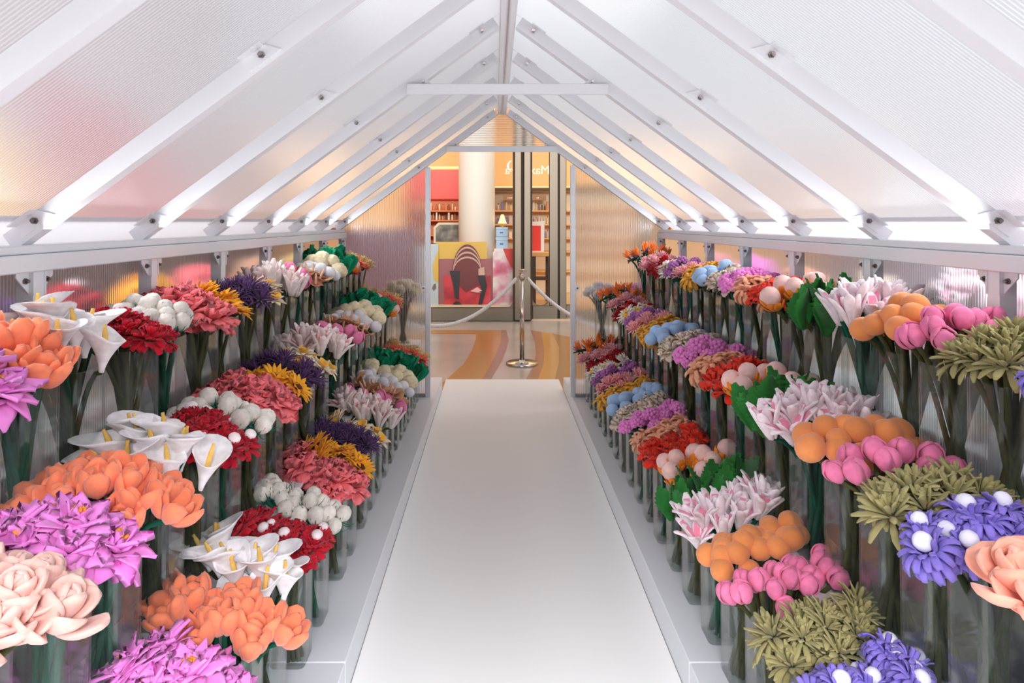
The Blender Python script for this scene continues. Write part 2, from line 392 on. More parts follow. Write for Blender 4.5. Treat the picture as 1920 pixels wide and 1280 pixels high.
# ------------------------------------------------------------------ flowers
def spine(L, a0, a1, n, r0=0.0, z0=0.0, pw=1.0):
    pts = [(r0, z0)]; r, z = r0, z0
    for i in range(n):
        a = R(a0 + (a1-a0)*((i+0.5)/n)**pw); r += L/n*math.cos(a); z += L/n*math.sin(a); pts.append((r, z))
    return pts
def prof(kind, t):
    if kind == 'point': return max(0.06, math.sin(math.pi*min(1, (t*0.94+0.06)**0.75))**0.9)
    if kind == 'strap': return 0.75 if t < 0.1 else (1.0 if t < 0.85 else 0.72)
    if kind == 'tear': return max(0.1, (0.3+0.7*math.sin(math.pi*0.5*min(1, t/0.65))) * (1 if t < 0.7 else math.sqrt(max(0, 1-((t-0.7)/0.3)**2*0.85))))
    return max(0.12, math.sqrt(max(0, 1-(2*t-1)**2)))           # round
def petal(mb, sp, w, th, az, kind='round', cup=0.0, seg=6, ruff=0.0, ph=0.0, mat=0, inner=None, off=(0,0,0)):
    n = len(sp); vs = []; ca, sa = math.cos(az), math.sin(az)
    def put(r, b, z): vs.append((r*ca-b*sa+off[0], r*sa+b*ca+off[1], z+off[2]))
    for i, (r, z) in enumerate(sp):
        a = sp[max(0, i-1)]; c = sp[min(n-1, i+1)]
        tr, tz = c[0]-a[0], c[1]-a[1]; l = math.hypot(tr, tz) or 1; tr /= l; tz /= l
        nr, nz = -tz, tr; t = i/(n-1); ww = w*prof(kind, t); hh = th*(0.45+0.55*prof('round', t))
        for j in range(seg):
            f = 2*math.pi*j/seg; cb = math.cos(f)
            q = hh*math.sin(f) + cup*ww*cb*cb + ruff*t*math.sin(4.7*cb+ph)
            put(r+q*nr, ww*cb, z+q*nz)
    fs = []; ms = []
    for i in range(n-1):
        for j in range(seg):
            fs.append((i*seg+j, i*seg+(j+1)%seg, (i+1)*seg+(j+1)%seg, (i+1)*seg+j))
            ms.append(inner if (inner is not None and j < seg/2 and 0.0 <= i/(n-1) < 0.72 and 0 < j+0.5 < seg/2 and (seg < 8 or 0 < j < seg/2-1)) else mat)
    fs += [tuple(range(seg-1,-1,-1)), tuple(range((n-1)*seg, n*seg))]; ms += [mat, mat]
    o = len(mb.v); mb.v += vs; mb.f += [tuple(k+o for k in f) for f in fs]; mb.m += ms

def mum(rng, rings, kind='point', seg=4, n=4, cup=0.0, th=0.0022, ruff=0.0, jit=8, inner=None):
    """rings: (count, length, width, a0, a1, r0, z0)"""
    mb = MB()
    for ri, (cnt, L, w, a0, a1, r0, z0) in enumerate(rings):
        for k in range(cnt):
            az = 2*math.pi*(k+0.5*(ri%2))/cnt + rng.uniform(-1,1)*1.2/cnt
            j = rng.uniform(-jit, jit)
            petal(mb, spine(L*rng.uniform(0.88,1.1), a0+j, a1+j*1.5+rng.uniform(-jit,jit), n, r0, z0), w*rng.uniform(0.88,1.1), th, az, kind, cup, seg, ruff, rng.uniform(0,6), 0, inner)
    return mb
def funnel(rng, H, R1, lip, wav=0.0, pw=1.8, th=0.0025, nu=22, nv=9, lean=0.0):
    out = []; inn = []
    ph = rng.uniform(0, 6)
    for layer, lst in ((0, out), (1, inn)):
        for i in range(nv+1):
            v = i/nv
            for j in range(nu):
                u = 2*math.pi*j/nu; c = math.cos(u)
                r = 0.006 + R1*v**pw; f = max(0, c)
                r += lip*v**3*f*f; z = H*v + lip*0.75*v**2.5*c*0.8 - lip*0.9*max(0, v-0.75)*4*f*0.35 + wav*v*v*math.sin(3*u+ph)
                r -= th*layer
                lst.append((r*math.cos(u)+lean*v*v, r*math.sin(u), z + th*layer*(1.2-v)))
    mb = MB(); fs = []
    M = (nv+1)*nu
    for i in range(nv):
        for j in range(nu):
            a = i*nu+j; b = i*nu+(j+1)%nu
            fs.append((a, b, b+nu, a+nu)); fs.append((M+a+nu, M+b+nu, M+b, M+a))
    for j in range(nu): fs.append((nv*nu+j, nv*nu+(j+1)%nu, M+nv*nu+(j+1)%nu, M+nv*nu+j))
    fs.append(tuple(range(nu-1,-1,-1)))
    mb.add(out+inn, fs); return mb
def rod(L, r, z0, bend=0.2, off=0.0):
    return MB().tube([(off+bend*L*t*t, 0, z0+L*t) for t in (0,.25,.5,.75,.92,1)], lambda t: r*(1 if t < 0.8 else 0.6), 8)
def rosette(rng, n, L, w, th, r0=0.004, a_in=(82, 118), a_out=(25, 62), cup=0.45, seg=12, z_in=0.02, kind='tear', ruff=0.0):
    mb = MB()
    for k in range(n):
        t = k/(n-1); az = k*2.399 + rng.uniform(-.2,.2)
        a0 = a_in[0]+(a_out[0]-a_in[0])*t; a1 = a_in[1]+(a_out[1]-a_in[1])*t + rng.uniform(-9, 9)
        petal(mb, spine(L*(0.62+0.38*t)*rng.uniform(.93,1.07), a0, a1, 9, r0+0.012*t, z_in*(1-t)), w*(0.6+0.4*t), th, az, kind, cup*(1-0.3*t), seg, ruff, rng.uniform(0, 6))
    return mb
def stamens(rng, n, L, spread, r=0.0022, z0=0.008):
    mb = MB()
    for k in range(n):
        az = k*2.399; s = spread*math.sqrt((k+.5)/n)
        mb.tube([(0,0,z0-0.004), (s*.5*math.cos(az), s*.5*math.sin(az), z0+L*.6), (s*math.cos(az), s*math.sin(az), z0+L)], lambda t: r*(0.7+0.6*t), 5)
    return mb
def puff(rng, r, rough=0.05, z=None, sq=(1,1,1), nu=16, nv=10):
    return MB().ball((0,0,r*sq[2]*0.9 if z is None else z), r, nu, nv, rough, rng, sq)
def cluster(rng, n, Rr, r, dome=1.0):
    mb = MB()
    for k in range(n):
        z = 1-(k+.5)/n*1.35; az = k*2.399; s = math.sqrt(max(0, 1-z*z))
        mb.ball((Rr*s*math.cos(az), Rr*s*math.sin(az), Rr*(0.75+z*dome)), r*rng.uniform(.8,1.2), 7, 5)
    return mb

def b_tulip(rng, v):
    mb = MB(); op = (104, 96, 88, 112)[v % 4]
    for ring, (cnt, L, w, r0) in enumerate(((3, .066, .020, .006), (3, .082, .027, .011), (3, .080, .027, .015))):
        for k in range(cnt):
            petal(mb, spine(L*rng.uniform(.9,1.08), 38-ring*6, op+10-ring*9+rng.uniform(-12,10), 6, r0, 0.004), w, 0.0085, 2*math.pi*k/cnt+ring*1.05+rng.uniform(-.15,.15), 'tear', .38, 8)
    return {'petals': (mb, 0)}
def b_bud(rng, v):
    mb = MB()
    for k in range(7):
        t = k/6
        petal(mb, spine(.090*(0.9+.1*t)*rng.uniform(.95,1.05), 24-10*t, 160-8*t, 9, .003+.004*t, 0, .9), .022+.008*t, .005, k*2.2, 'tear', .42, 8)
    return {'petals': (mb, 0)}
def b_calla(rng, v):
    return {'spathe': (funnel(rng, .098, .040, .034, .004, 1.55, lean=.004), 0), 'spadix': (rod(.092, .0068, .022, .12), 1)}
def b_anthurium(rng, v):
    return {'spathe': (funnel(rng, .030, .042, .020, .008, 1.1, .004, 18, 6), 0), 'spadix': (rod(.062, .0058, .012, .15), 1)}
def b_carnation(rng, v):
    mb = mum(rng, [(8,.028,.011,95,120,.002,.014),(10,.036,.012,78,70,.005,.01),(12,.042,.013,52,20,.007,.006),(12,.044,.013,18,-35,.008,.002)], 'strap', 6, 4, .2, .002, .006, 14)
    d = {'petals': (mb, 0)}
    if v % 3 == 0: d['centre'] = (puff(rng, .0165, .05, .045, (1,1,.8)), 1)
    return d
def b_rosebud(rng, v):
    mb = puff(rng, .036, .07, .042, (1,1,1.05), 20, 14)
    for k in range(4): petal(mb, spine(.078, 22, 128, 6, .006, .002), .03, .004, k*1.7, 'tear', .42, 6)
    c = MB()
    for k in range(9): petal(c, spine(.066*rng.uniform(.7,1.3), rng.uniform(-30,40), rng.uniform(40,100), 4, .006, 0), .0045, .0015, k*.72, 'point', 0, 4)
    return {'petals': (mb, 0), 'calyx': (c, 1)}
def b_peony(rng, v):
    return {'petals': (mum(rng, [(5,.036,.016,95,105,.003,.012),(7,.046,.020,75,70,.006,.01),(9,.056,.024,52,30,.008,.006),(9,.060,.026,25,-12,.009,.003),(8,.058,.026,0,-45,.009,0)], 'tear', 6, 4, .12, .0022, .009, 12), 0)}
def b_sunflower(rng, v):
    mb = mum(rng, [(15,.050,.0105,35,12,.016,.006),(17,.054,.011,14,-10,.016,.002)], 'point', 6, 4, .15, .002, .002, 10)
    c = puff(rng, .024, .05, .006, (1,1,.42), 16, 8)
    return {'petals': (mb, 0), 'centre': (c, 1)}
def b_spiky(rng, v):
    return {'petals': (mum(rng, [(9,.046,.0048,92,75,.002,.008),(13,.054,.0056,66,45,.004,.006),(16,.058,.006,38,10,.005,.004),(14,.056,.006,8,-30,.006,0)], 'point', 4, 3, .2, .0018, .001, 12), 0)}
def b_mum(rng, v):
    return {'petals': (mum(rng, [(10,.034,.0046,95,110,.002,.01),(14,.042,.005,72,80,.004,.008),(18,.046,.0054,46,45,.006,.005),(18,.046,.0054,16,5,.007,.002)], 'strap', 4, 3, .2, .002, .001, 12), 0)}
def b_strap(rng, v):     # olive chrysanthemum with long padded straps
    mb = mum(rng, [(6,.040,.0058,92,100,.003,.012),(9,.052,.0074,68,55,.006,.008),(11,.060,.0082,40,15,.008,.005),(11,.062,.0082,10,-40,.009,.001)], 'tear', 6, 4, .2, .0026, .001, 14)
    d = {'petals': (mb, 0)}
    if v % 3 == 0: d['centre'] = (puff(rng, .007, .1, .022), 1)
    return d
def b_curl(rng, v):      # lavender-blue mum with white puff
    mb = mum(rng, [(11,.034,.0068,82,20,.018,.010),(15,.046,.0076,55,-70,.018,.008),(17,.052,.008,25,-110,.018,.004),(15,.050,.008,-8,-150,.016,0)], 'strap', 6, 5, .25, .0022, .002, 16)
    d = {'petals': (mb, 0)}
    if v % 3 != 1: d['centre'] = (puff(rng, .0185, .03, .03), 1)
    return d
def b_loop(rng, v):
    return {'petals': (mum(rng, [(6,.050,.0085,95,190,.004,.012),(8,.062,.0095,70,-60,.008,.008),(9,.066,.0098,38,-110,.010,.004),(8,.060,.0098,8,-120,.010,0)], 'strap', 6, 5, .1, .0048, .002, 18), 0)}
def b_wavy(rng, v):
    return {'petals': (mum(rng, [(5,.044,.016,88,80,.004,.01),(7,.056,.020,56,20,.007,.006),(7,.060,.022,22,-25,.009,.002)], 'tear', 8, 5, .05, .0042, .013, 14), 0)}
def b_lily(rng, v):
    a1 = (62, 48, 70, 20)[v % 4]
    mb = MB()
    for ring, (cnt, L) in enumerate(((4, .090), (6, .112))):
        for k in range(cnt):
            petal(mb, spine(L*rng.uniform(.9,1.08), 84-ring*8+rng.uniform(-6,6), a1+14-ring*14+rng.uniform(-14,14), 6, .005+.004*ring, 0), .0165, .0056, 2*math.pi*k/cnt+ring*.6+rng.uniform(-.2,.2), 'tear', .32, 8, 0, 0, 0, 1)
    return {'petals': (mb, (0, 1))}
def b_pompom(rng, v): return {'pompom': (puff(rng, .034*rng.uniform(.92,1.08), .012, None, (1,1,.92), 18, 12), 0)}
def b_bigpom(rng, v): return {'pompom': (puff(rng, .0345*rng.uniform(.9,1.1), .012, None, (1,1,.92), 18, 12), 0)}
def b_fluff(rng, v): return {'pompom': (puff(rng, .043, .10, None, (1,1,.9), 26, 18), 0)}
def b_cluster(rng, v): return {'florets': (cluster(rng, 34, .031, .0095, 1.0), 0)}
def b_berry(rng, v): return {'florets': (cluster(rng, 26, .024, .0085, 1.0), 0)}
def b_cabbage(rng, v):
    mb = MB()
    for k in range(4):
        petal(mb, spine(.125*rng.uniform(.85,1.1), 92+rng.uniform(-8,8), 62+rng.uniform(-18,12), 8, .004+.004*k, -.01), .040, .003, k*1.7+rng.uniform(-.3,.3), 'tear', .22, 12, .010, rng.uniform(0,6))
    return {'leaves': (mb, 0)}
def b_leaf(rng, v):
    mb = MB(); L = .150*rng.uniform(.85,1.1); n = 18
    for k in range(2):
        sp = spine(L*(1-.15*k), 88, 66+rng.uniform(-16,16), n, .004, -.03)
        vs0 = len(mb.v)
        petal(mb, sp, .043, .0028, k*2.6+rng.uniform(-.4,.4), 'tear', .16, 10, .004, 0)
        for i in range(n+1):                 # toothed edge and pleats
            s = (1.0 + (0.13 if i % 2 else -0.08))*(1 if i < n*.55 else max(.08, (n-i)/(n*.45))**.55)
            ring = range(vs0+i*10, vs0+i*10+10)
            cx = sum(mb.v[j][0] for j in ring)/10; cy = sum(mb.v[j][1] for j in ring)/10
            for j in ring:
                x, y, z = mb.v[j]; mb.v[j] = (cx+(x-cx)*s, cy+(y-cy)*s, z+(.0035 if i % 2 else -.0035))
    return {'leaves': (mb, 0)}
def b_protea(rng, v):
    d = puff(rng, .036, .03, .052, (1,1,1.05), 18, 12)
    p = mum(rng, [(7,.062,.016,35,95,.006,0),(7,.052,.016,20,75,.006,-.004)], 'tear', 6, 5, .35, .003, 0, 8)
    return {'dome': (d, 0), 'bracts': (p, 1)}
def b_bird(rng, v):
    mb = MB()
    for k in range(6): petal(mb, spine(.085*rng.uniform(.8,1.1), 60+k*8, 40+k*10, 5, .004, .012), .0105, .003, -0.7+k*.28+(3.0 if k > 3 else 0), 'point', .25, 6)
    bk = MB(); petal(bk, spine(.105, 8, -6, 6, -.02, .004), .008, .006, 0, 'point', 0, 6)
    bl = MB()
    for k in range(2): petal(bl, spine(.062, 48, 30, 4, .004, .01), .0055, .002, -.2+k*.4, 'point', .2, 4)
    return {'petals': (mb, 0), 'beak': (bk, 1), 'tongue': (bl, 2)}
def b_daisy(rng, v):
    mb = mum(rng, [(17,.046,.0058,32,10,.010,.005),(17,.048,.006,8,-14,.010,.001)], 'strap', 4, 3, .2, .0018, 0, 8)
    return {'petals': (mb, 0), 'centre': (cluster(rng, 12, .012, .007, .8), 1)}
def b_daffodil(rng, v):
    mb = mum(rng, [(6,.044,.013,35,5,.006,.002),(6,.046,.014,15,-15,.006,0)], 'point', 6, 4, .2, .0025, .002, 10)
    return {'petals': (mb, 0), 'trumpet': (funnel(rng, .026, .014, .003, .003, 1.3, .002, 12, 5), 1)}
def b_poppy(rng, v):
    mb = mum(rng, [(5,.040,.019,72,60,.006,.006),(6,.050,.021,45,15,.008,.002)], 'tear', 6, 4, .3, .003, .006, 12)
    return {'petals': (mb, 0), 'centre': (puff(rng, .0115, .08, .016), 1)}
def b_orchid(rng, v):    # broad magenta-violet petals, orange stamens
    mb = mum(rng, [(5,.044,.019,82,62,.006,.008),(7,.062,.025,52,24,.008,.005),(8,.074,.029,26,-4,.009,.002),(7,.074,.029,2,-48,.009,0)], 'point', 6, 5, .14, .0018, .007, 13)
    d = {'petals': (mb, 0)}
    if v % 2 == 0: d['stamens'] = (stamens(rng, 11, .03, .014, .0026, .012), 1)
    return d
def b_rose(rng, v):
    return {'petals': (rosette(rng, 16, .085, .036, .0075, .004, (85,122), (8,48), .42), 0)}
def b_ruffle(rng, v):
    return {'petals': (mum(rng, [(6,.034,.014,92,95,.003,.012),(8,.044,.017,66,60,.006,.008),(9,.050,.019,36,15,.008,.004),(8,.048,.019,8,-30,.008,0)], 'tear', 6, 4, .25, .003, .008, 16), 0)}

TEAL = felt('teal_stem_felt', (22, 82, 62), .2, .05, 30)
OLIV = felt('olive_stem_felt', (74, 74, 44), .25, .05, 30)
DARK = felt('dark_stem_felt', (46, 54, 34), .25, .05, 30)
LEAFM = felt('dark_leaf_felt', (16, 66, 48), .2, .05, 30)

#        key: (object name, label words, builder, colours, head count, stem, leaf?, size, height lift, variants)
SP = {
 'tulip': ('plush_tulip','coral orange plush tulip',b_tulip,[(244,138,100)],15,TEAL,1,.98,0,4),
 'calla': ('calla_lily','white felt calla lily with a yellow spadix',b_calla,[(240,236,238),(240,194,104)],15,DARK,1,1.0,.01,3),
 'crim': ('felt_carnation','crimson felt carnation',b_carnation,[(198,28,48),(240,226,226)],17,OLIV,0,1.0,0,6),
 'ivory': ('felt_rosebud','ivory felt rosebud with a green calyx',b_rosebud,[(228,220,210),(18,112,86)],26,TEAL,0,.76,0,3),
 'peony': ('felt_peony','coral pink ruffled felt peony',b_peony,[(255,132,138)],12,OLIV,0,1.15,0,3),
 'sun': ('felt_sunflower','yellow felt sunflower with a brown centre',b_sunflower,[(252,178,44),(92,44,24)],13,OLIV,0,1.0,.01,3),
 'violet': ('felt_aster','dark violet spiky felt aster',b_spiky,[(100,68,116)],15,OLIV,0,1.05,.01,3),
 'daff': ('felt_daffodil','yellow and white felt daffodil',b_daffodil,[(244,226,196),(246,190,80)],10,OLIV,0,1.1,0,2),
 'blushlily': ('felt_lily','white felt lily with pink streaked petals',b_lily,[(242,226,222),(240,172,174)],14,OLIV,0,1.0,.01,4),
 'pinkbud': ('felt_rosebud','rose pink felt rosebud',b_bud,[(232,128,168)],11,TEAL,0,1.0,0,2),
 'tan': ('felt_anthurium','tan brown felt anthurium with a pale spadix',b_anthurium,[(200,146,108),(238,196,168)],16,OLIV,0,1.08,0,3),
 'snow': ('pompom_flower','snow white pompom flower',b_bigpom,[(232,228,230)],17,TEAL,0,1.0,0,2),
 'cream': ('fluffy_flower','cream fluffy pompom flower',b_fluff,[(238,222,184)],13,OLIV,0,1.05,.015,2),
 'cabbage': ('felt_leaf','teal green ribbed felt leaf',b_cabbage,[(14,140,98)],12,TEAL,0,1.2,0,3),
 'protea': ('felt_protea','pale pink felt protea with orange bracts',b_protea,[(240,196,188),(242,140,44)],8,OLIV,0,1.0,0,2),
 'scarlet': ('felt_poppy','scarlet felt poppy with a grey centre',b_poppy,[(216,40,38),(150,150,160)],12,OLIV,0,1.0,0,3),
 'coralmum': ('felt_chrysanthemum','coral and orange felt chrysanthemum',b_mum,[(252,142,116)],12,OLIV,0,1.05,0,3),
 'star': ('felt_starflower','pale yellow starry felt flower',b_spiky,[(246,212,140)],10,OLIV,0,1.0,0,3),
 'orchid': ('felt_orchid','magenta violet felt orchid',b_orchid,[(238,142,218),(240,152,60)],14,TEAL,0,1.0,0,4),
 'blushrose': ('plush_rose','blush pink plush rose',b_rose,[(232,184,172)],13,OLIV,0,.92,0,3),
 'bird': ('bird_of_paradise','orange felt bird of paradise flower with a dark beak',b_bird,[(255,136,56),(30,62,40),(96,100,160)],17,TEAL,0,1.0,.03,3),
 'pinkmum': ('felt_chrysanthemum','dusty pink felt chrysanthemum',b_mum,[(250,180,186)],11,OLIV,0,1.1,0,3),
 'ruby': ('felt_carnation','ruby red felt carnation',b_carnation,[(182,16,32),(182,16,32)],12,OLIV,0,1.0,-.02,3),
 'daisy': ('felt_daisy','white felt daisy with a yellow centre',b_daisy,[(250,244,234),(250,190,64)],14,OLIV,0,1.1,0,3),
 'plum': ('berry_flower','plum purple felt berry flower',b_berry,[(178,112,172)],10,TEAL,0,1.15,0,2),
 'salmon': ('felt_chrysanthemum','salmon pink felt chrysanthemum',b_mum,[(252,176,178)],11,TEAL,0,1.05,0,3),
 'mustard': ('looped_flower','mustard yellow looped felt flower',b_loop,[(228,168,64)],10,OLIV,0,1.0,0,3),
 'blue': ('pompom_flower','sky blue pompom flower',b_bigpom,[(164,194,230)],19,OLIV,0,1.0,0,2),
 'ecru': ('ruffled_flower','ecru ruffled felt flower',b_ruffle,[(230,212,194)],11,OLIV,0,1.0,0,3),
 'lilac': ('hyacinth_flower','lilac pink felt hyacinth',b_cluster,[(232,138,206)],13,TEAL,0,1.1,0,2),
 'peach': ('looped_flower','peach looped felt flower',b_loop,[(236,170,136)],11,OLIV,0,1.02,0,3),
 'flame': ('wavy_flower','flame red wavy felt flower',b_wavy,[(238,60,38)],11,TEAL,0,1.0,0,3),
 'greenleaf': ('felt_leaf','grass green toothed felt leaf',b_leaf,[(50,122,54)],12,OLIV,0,1.0,0,4),
 'lily': ('felt_lily','white and pink felt lily',b_lily,[(242,228,232),(238,150,176)],16,TEAL,0,1.0,.015,4),
 'orange': ('pompom_flower','soft orange pompom flower',b_pompom,[(228,142,84)],26,OLIV,0,1.0,0,3),
 'pinktulip': ('felt_tulip','candy pink closed felt tulip',b_bud,[(236,126,166)],18,OLIV,0,.84,0,3),
 'olive': ('felt_chrysanthemum','olive green felt chrysanthemum',b_strap,[(164,154,104),(190,110,60)],14,OLIV,0,1.0,0,3),
 'lavender': ('felt_aster','lavender blue felt aster',b_curl,[(138,120,208),(230,226,242)],15,DARK,0,.95,0,3),
 'apricot': ('plush_rose','apricot pink plush rose',b_rose,[(250,176,152)],8,TEAL,0,1.15,0,3),
}
PROTO = {}
def protos(key):
    if key in PROTO: return PROTO[key]
    nm, lab, bld, cols, n, stem, leaf, size, lift, nv = SP[key]
    mats = [felt(key+'_felt' if i == 0 else key+'_felt_%d' % i, c, .13 if key not in ('orange','blue','snow') else .07, .3 if bld in (b_tulip, b_rose, b_pompom, b_bigpom, b_fluff, b_lily) else .12) for i, c in enumerate(cols)]
    out = []
    for v in range(nv):
        rng = random.Random(sum(ord(ch) for ch in key)*31 + v); parts = []
        for pn, (mb, mi) in bld(rng, v).items():
            ms = [mats[k] for k in mi] if isinstance(mi, tuple) else [mats[mi]]
            me = mb.mesh(key+'_'+pn, ms, True); o = bpy.data.objects.new(pn, me); parts.append(o)
        out.append(parts)
    PROTO[key] = out; return out

def vase_mesh(w=0.058, H=0.33):
    def ring(h, z, rad=0.018):
        pts = []
        for cx, cy, a0 in ((h-rad, h-rad, 0), (-h+rad, h-rad, 90), (-h+rad, -h+rad, 180), (h-rad, -h+rad, 270)):
            for k in range(4): a = R(a0+30*k); pts.append((cx+rad*math.cos(a), cy+rad*math.sin(a), z))
        return pts
    rs = [ring(w*.93, 0), ring(w*.95, .006), ring(w*.98, H*.5), ring(w, H-.002), ring(w-.0012, H), ring(w-.0028, H-.002), ring(w*.98-.003, H*.5), ring(w*.94-.003, .011), ring(w*.88, .009)]
    mb = MB(); vs = sum(rs, []); n = 16; fs = [tuple(range(n-1,-1,-1)), tuple(range((len(rs)-1)*n, len(rs)*n))]
    for i in range(len(rs)-1):
        for j in range(n): fs.append((i*n+j, i*n+(j+1)%n, (i+1)*n+(j+1)%n, (i+1)*n+j))
    mb.add(vs, fs); return mb.mesh('vase', [GLASS], False)
VASE = vase_mesh(); VASE0 = bpy.data.objects.new('vase', VASE)
VH = 0.33

def stem_mesh(base, rim, head, hd, mat, r=0.0056):
    p0, p1, p2, p3 = Vector((0,0,0)), Vector((base.x*.2+rim.x*.35, base.y*.2+rim.y*.35, .17))-Vector((base.x,base.y,0))*0.0, None, None
    b = Vector(base)
    c0 = Vector((0,0,0)); c3 = Vector(head)-b; c2 = Vector((rim.x, rim.y, VH+0.005))-b; c1 = c2*0.5
    pts = []
    for i in range(8):
        t = i/7; u = 1-t
        if c3.z > c2.z: q = c0*u**3+c1*3*u*u*t+c2*3*u*t*t*1.0+c3*t**3
        else: q = c0*u**3+c1*3*u*u*t+c2*3*u*t*t+c3*t**3
        pts.append(q)
    return MB().tube(pts, r, 6).mesh('stem', [mat], True)

def bouquet(key, x, y, z, lab_vase, lab_flower, group, A=.150, B=.078, dx=0.0, xlim=None, seed=0, D=.07, nmul=1.0, hz=.085, up=None):
    """one vase and the flowers standing in it"""
    nm, lab, bld, cols, n, stem, leaf, size, lift, nv = SP[key]
    v = VASE0.copy(); v.name = 'vase'; C.objects.link(v); v.location = (x, y, z)
    tag(v, lab_vase, 'vase', 'clear flower vases')
    rng = random.Random(seed); pr = protos(key); n = max(4, round(n*nmul)); ph = rng.uniform(0, 6.28)
    for k in range(n):
        q = math.sqrt((k+.5)/n); th = k*2.39996+ph
        hx = A*q*math.cos(th)+dx+rng.uniform(-.01,.01); hy = B*q*math.sin(th)+rng.uniform(-.008,.008)
        if xlim is not None and (hx-xlim[0])*xlim[1] > 0: hx = xlim[0]-rng.uniform(0,.03)*xlim[1]
        hh = VH+hz+lift-.045 + D*(1-q*q)+rng.uniform(-.012,.014)
        if up and hx*up[0] > .04: hh = max(hh, .365 + min(.06, (hx*up[0]-.04)*.75) + rng.uniform(-.01,.01))
        head = Vector((hx, hy, hh))
        tl = 2.6 if key in ('calla', 'lily', 'blushlily', 'greenleaf') else 9.0 if key in ('sun', 'daisy', 'daff') else 5.0
        d = Vector((hx*tl, hy*tl*.9, 1.0)).normalized()
        rad = Vector((hx, hy, 0)); m = max(abs(hx), abs(hy), 1e-4); rim = rad*min(1, .042/m); rim.x += math.copysign(.004, x-AX)
        base = Vector((-rim.x*.5+rng.uniform(-.022,.022), -rim.y*.5+rng.uniform(-.022,.022), .012))
        base.x += math.copysign(.006, x-AX); base.x = max(-.040, min(.040, base.x)); base.y = max(-.04, min(.04, base.y))
        root = bpy.data.objects.new(nm, None); C.objects.link(root); root.location = (x+base.x, y+base.y, z+base.z); root.empty_display_size = .03
        tag(root, lab_flower, 'flower', group)
        so = bpy.data.objects.new('stem', stem_mesh(base, rim, head, d, stem, .0078 if n < 13 else .0066)); C.objects.link(so); so.parent = root
        rot = d.to_track_quat('Z', 'Y').to_euler(); M = d.to_track_quat('Z', 'Y').to_matrix() @ Matrix.Rotation(rng.uniform(0, 6.28), 3, 'Z')
        sc = size*rng.uniform(.92, 1.08)
        first = None
        for po in pr[k % nv]:
            c = po.copy(); C.objects.link(c)
            if first is None: first = c; c.parent = root; c.location = head-base; c.rotation_euler = M.to_euler(); c.scale = (sc, sc, sc)
            else: c.parent = first
        if leaf and k % 2 == 0:
            mb = MB(); petal(mb, spine(.20, 86, 58, 6, 0, 0), .017, .002, math.atan2(hy, hx), 'point', .25, 6)
            lo = obj('leaf', mb, LEAFM, so, True); lo.location = (rim.x-base.x)*.7, (rim.y-base.y)*.7, .20

def interp(keys, i):
    ks = sorted(keys)
    for a, b in zip(ks, ks[1:]):
        if a <= i <= b: return keys[a]+(keys[b]-keys[a])*(i-a)/(b-a)
    a, b = (ks[0], ks[1]) if i < ks[0] else (ks[-2], ks[-1])
    return keys[b]+(keys[b]-keys[a])/(b-a)*(i-b)

LEFT = ['star','coralmum','scarlet','protea','cabbage','cream','snow','tan','pinkbud','blushlily','daff','violet','sun','peony','ivory','crim','calla','tulip','orchid','blushrose']
RIGHT = ['bird','pinkmum','ruby','daisy','plum','salmon','mustard','blue','ecru','lilac','peach','flame','protea','greenleaf','lily','orange','pinktulip','olive','lavender','apricot']
rows = {
 ('left', 0): ({18:1.47,17:1.69,16:1.89,15:2.16,14:2.38,13:2.68,12:2.87,11:3.12,9:3.52,7:3.95,6:4.18,0:5.27}, range(0,19)),
 ('left', 1): ({19:1.07,18:1.29,17:1.48,16:1.69,15:1.91,14:2.08,13:2.31,12:2.5,11:2.70,9:3.2,7:3.82,5:4.22,0:5.22}, range(0,20)),
 ('left', 2): ({18:1.30,17:1.48,16:1.66,15:1.93,14:2.11,13:2.36,12:2.55,11:2.83,7:3.75,6:4.03,0:5.2}, range(0,19)),
 ('right', 0): ({0:5.27,11:2.98,14:2.28,18:1.45}, range(0,19)),
 ('right', 1): ({0:5.2,1:4.95,3:4.45,7:3.6,9:3.02,11:2.6,14:2.04,15:1.82,16:1.64,17:1.47,18:1.31,19:1.09}, range(0,20)),
 ('right', 2): ({0:5.15,1:4.85,3:4.3,7:3.5,10:2.93,11:2.72,13:2.35,14:2.09,15:1.88,16:1.70,17:1.52,18:1.28}, range(0,19)),
}
TIER = ['lower', 'middle', 'upper']
VX = [0.70, 0.90, 1.085]; VZ = [PL, S1, S2]
seed = 1
for (side, r), (keys, rg) in rows.items():
    sg = -1 if side == 'left' else 1
    seq = LEFT if side == 'left' else RIGHT
    for i in rg:
        key = seq[i]; seed += 1
        where = 'the %s %s tier' % (TIER[r], side)
        lab = SP[key][1]
        kw = {}
        if r == 0: kw = dict(dx=sg*.036, xlim=(sg*.15, sg), hz=.036, up=(sg, .085, .425))
        if r == 1: kw = dict(dx=sg*.01, hz=.054 if sg < 0 else .058)
        if r == 2: kw = dict(A=.135, dx=sg*(.05 if sg < 0 else .03), xlim=(sg*.145, sg), hz=.046 if sg < 0 else .066)
        if key in ('lily', 'blushlily', 'calla', 'greenleaf'): kw['hz'] -= .022
        if key == 'calla': kw['A'] = .115
        bouquet(key, AX+sg*VX[r], interp(keys, i), VZ[r], 'clear vase of %ss on %s' % (lab.split(' with ')[0].replace('daisy','daisie').replace('poppy','poppie').replace('lily','lilie').replace('leaf','leave'), where),
                '%s on %s' % (lab, where), '%s bunch on %s' % (lab.split(' with ')[0], where), seed=seed, **kw)

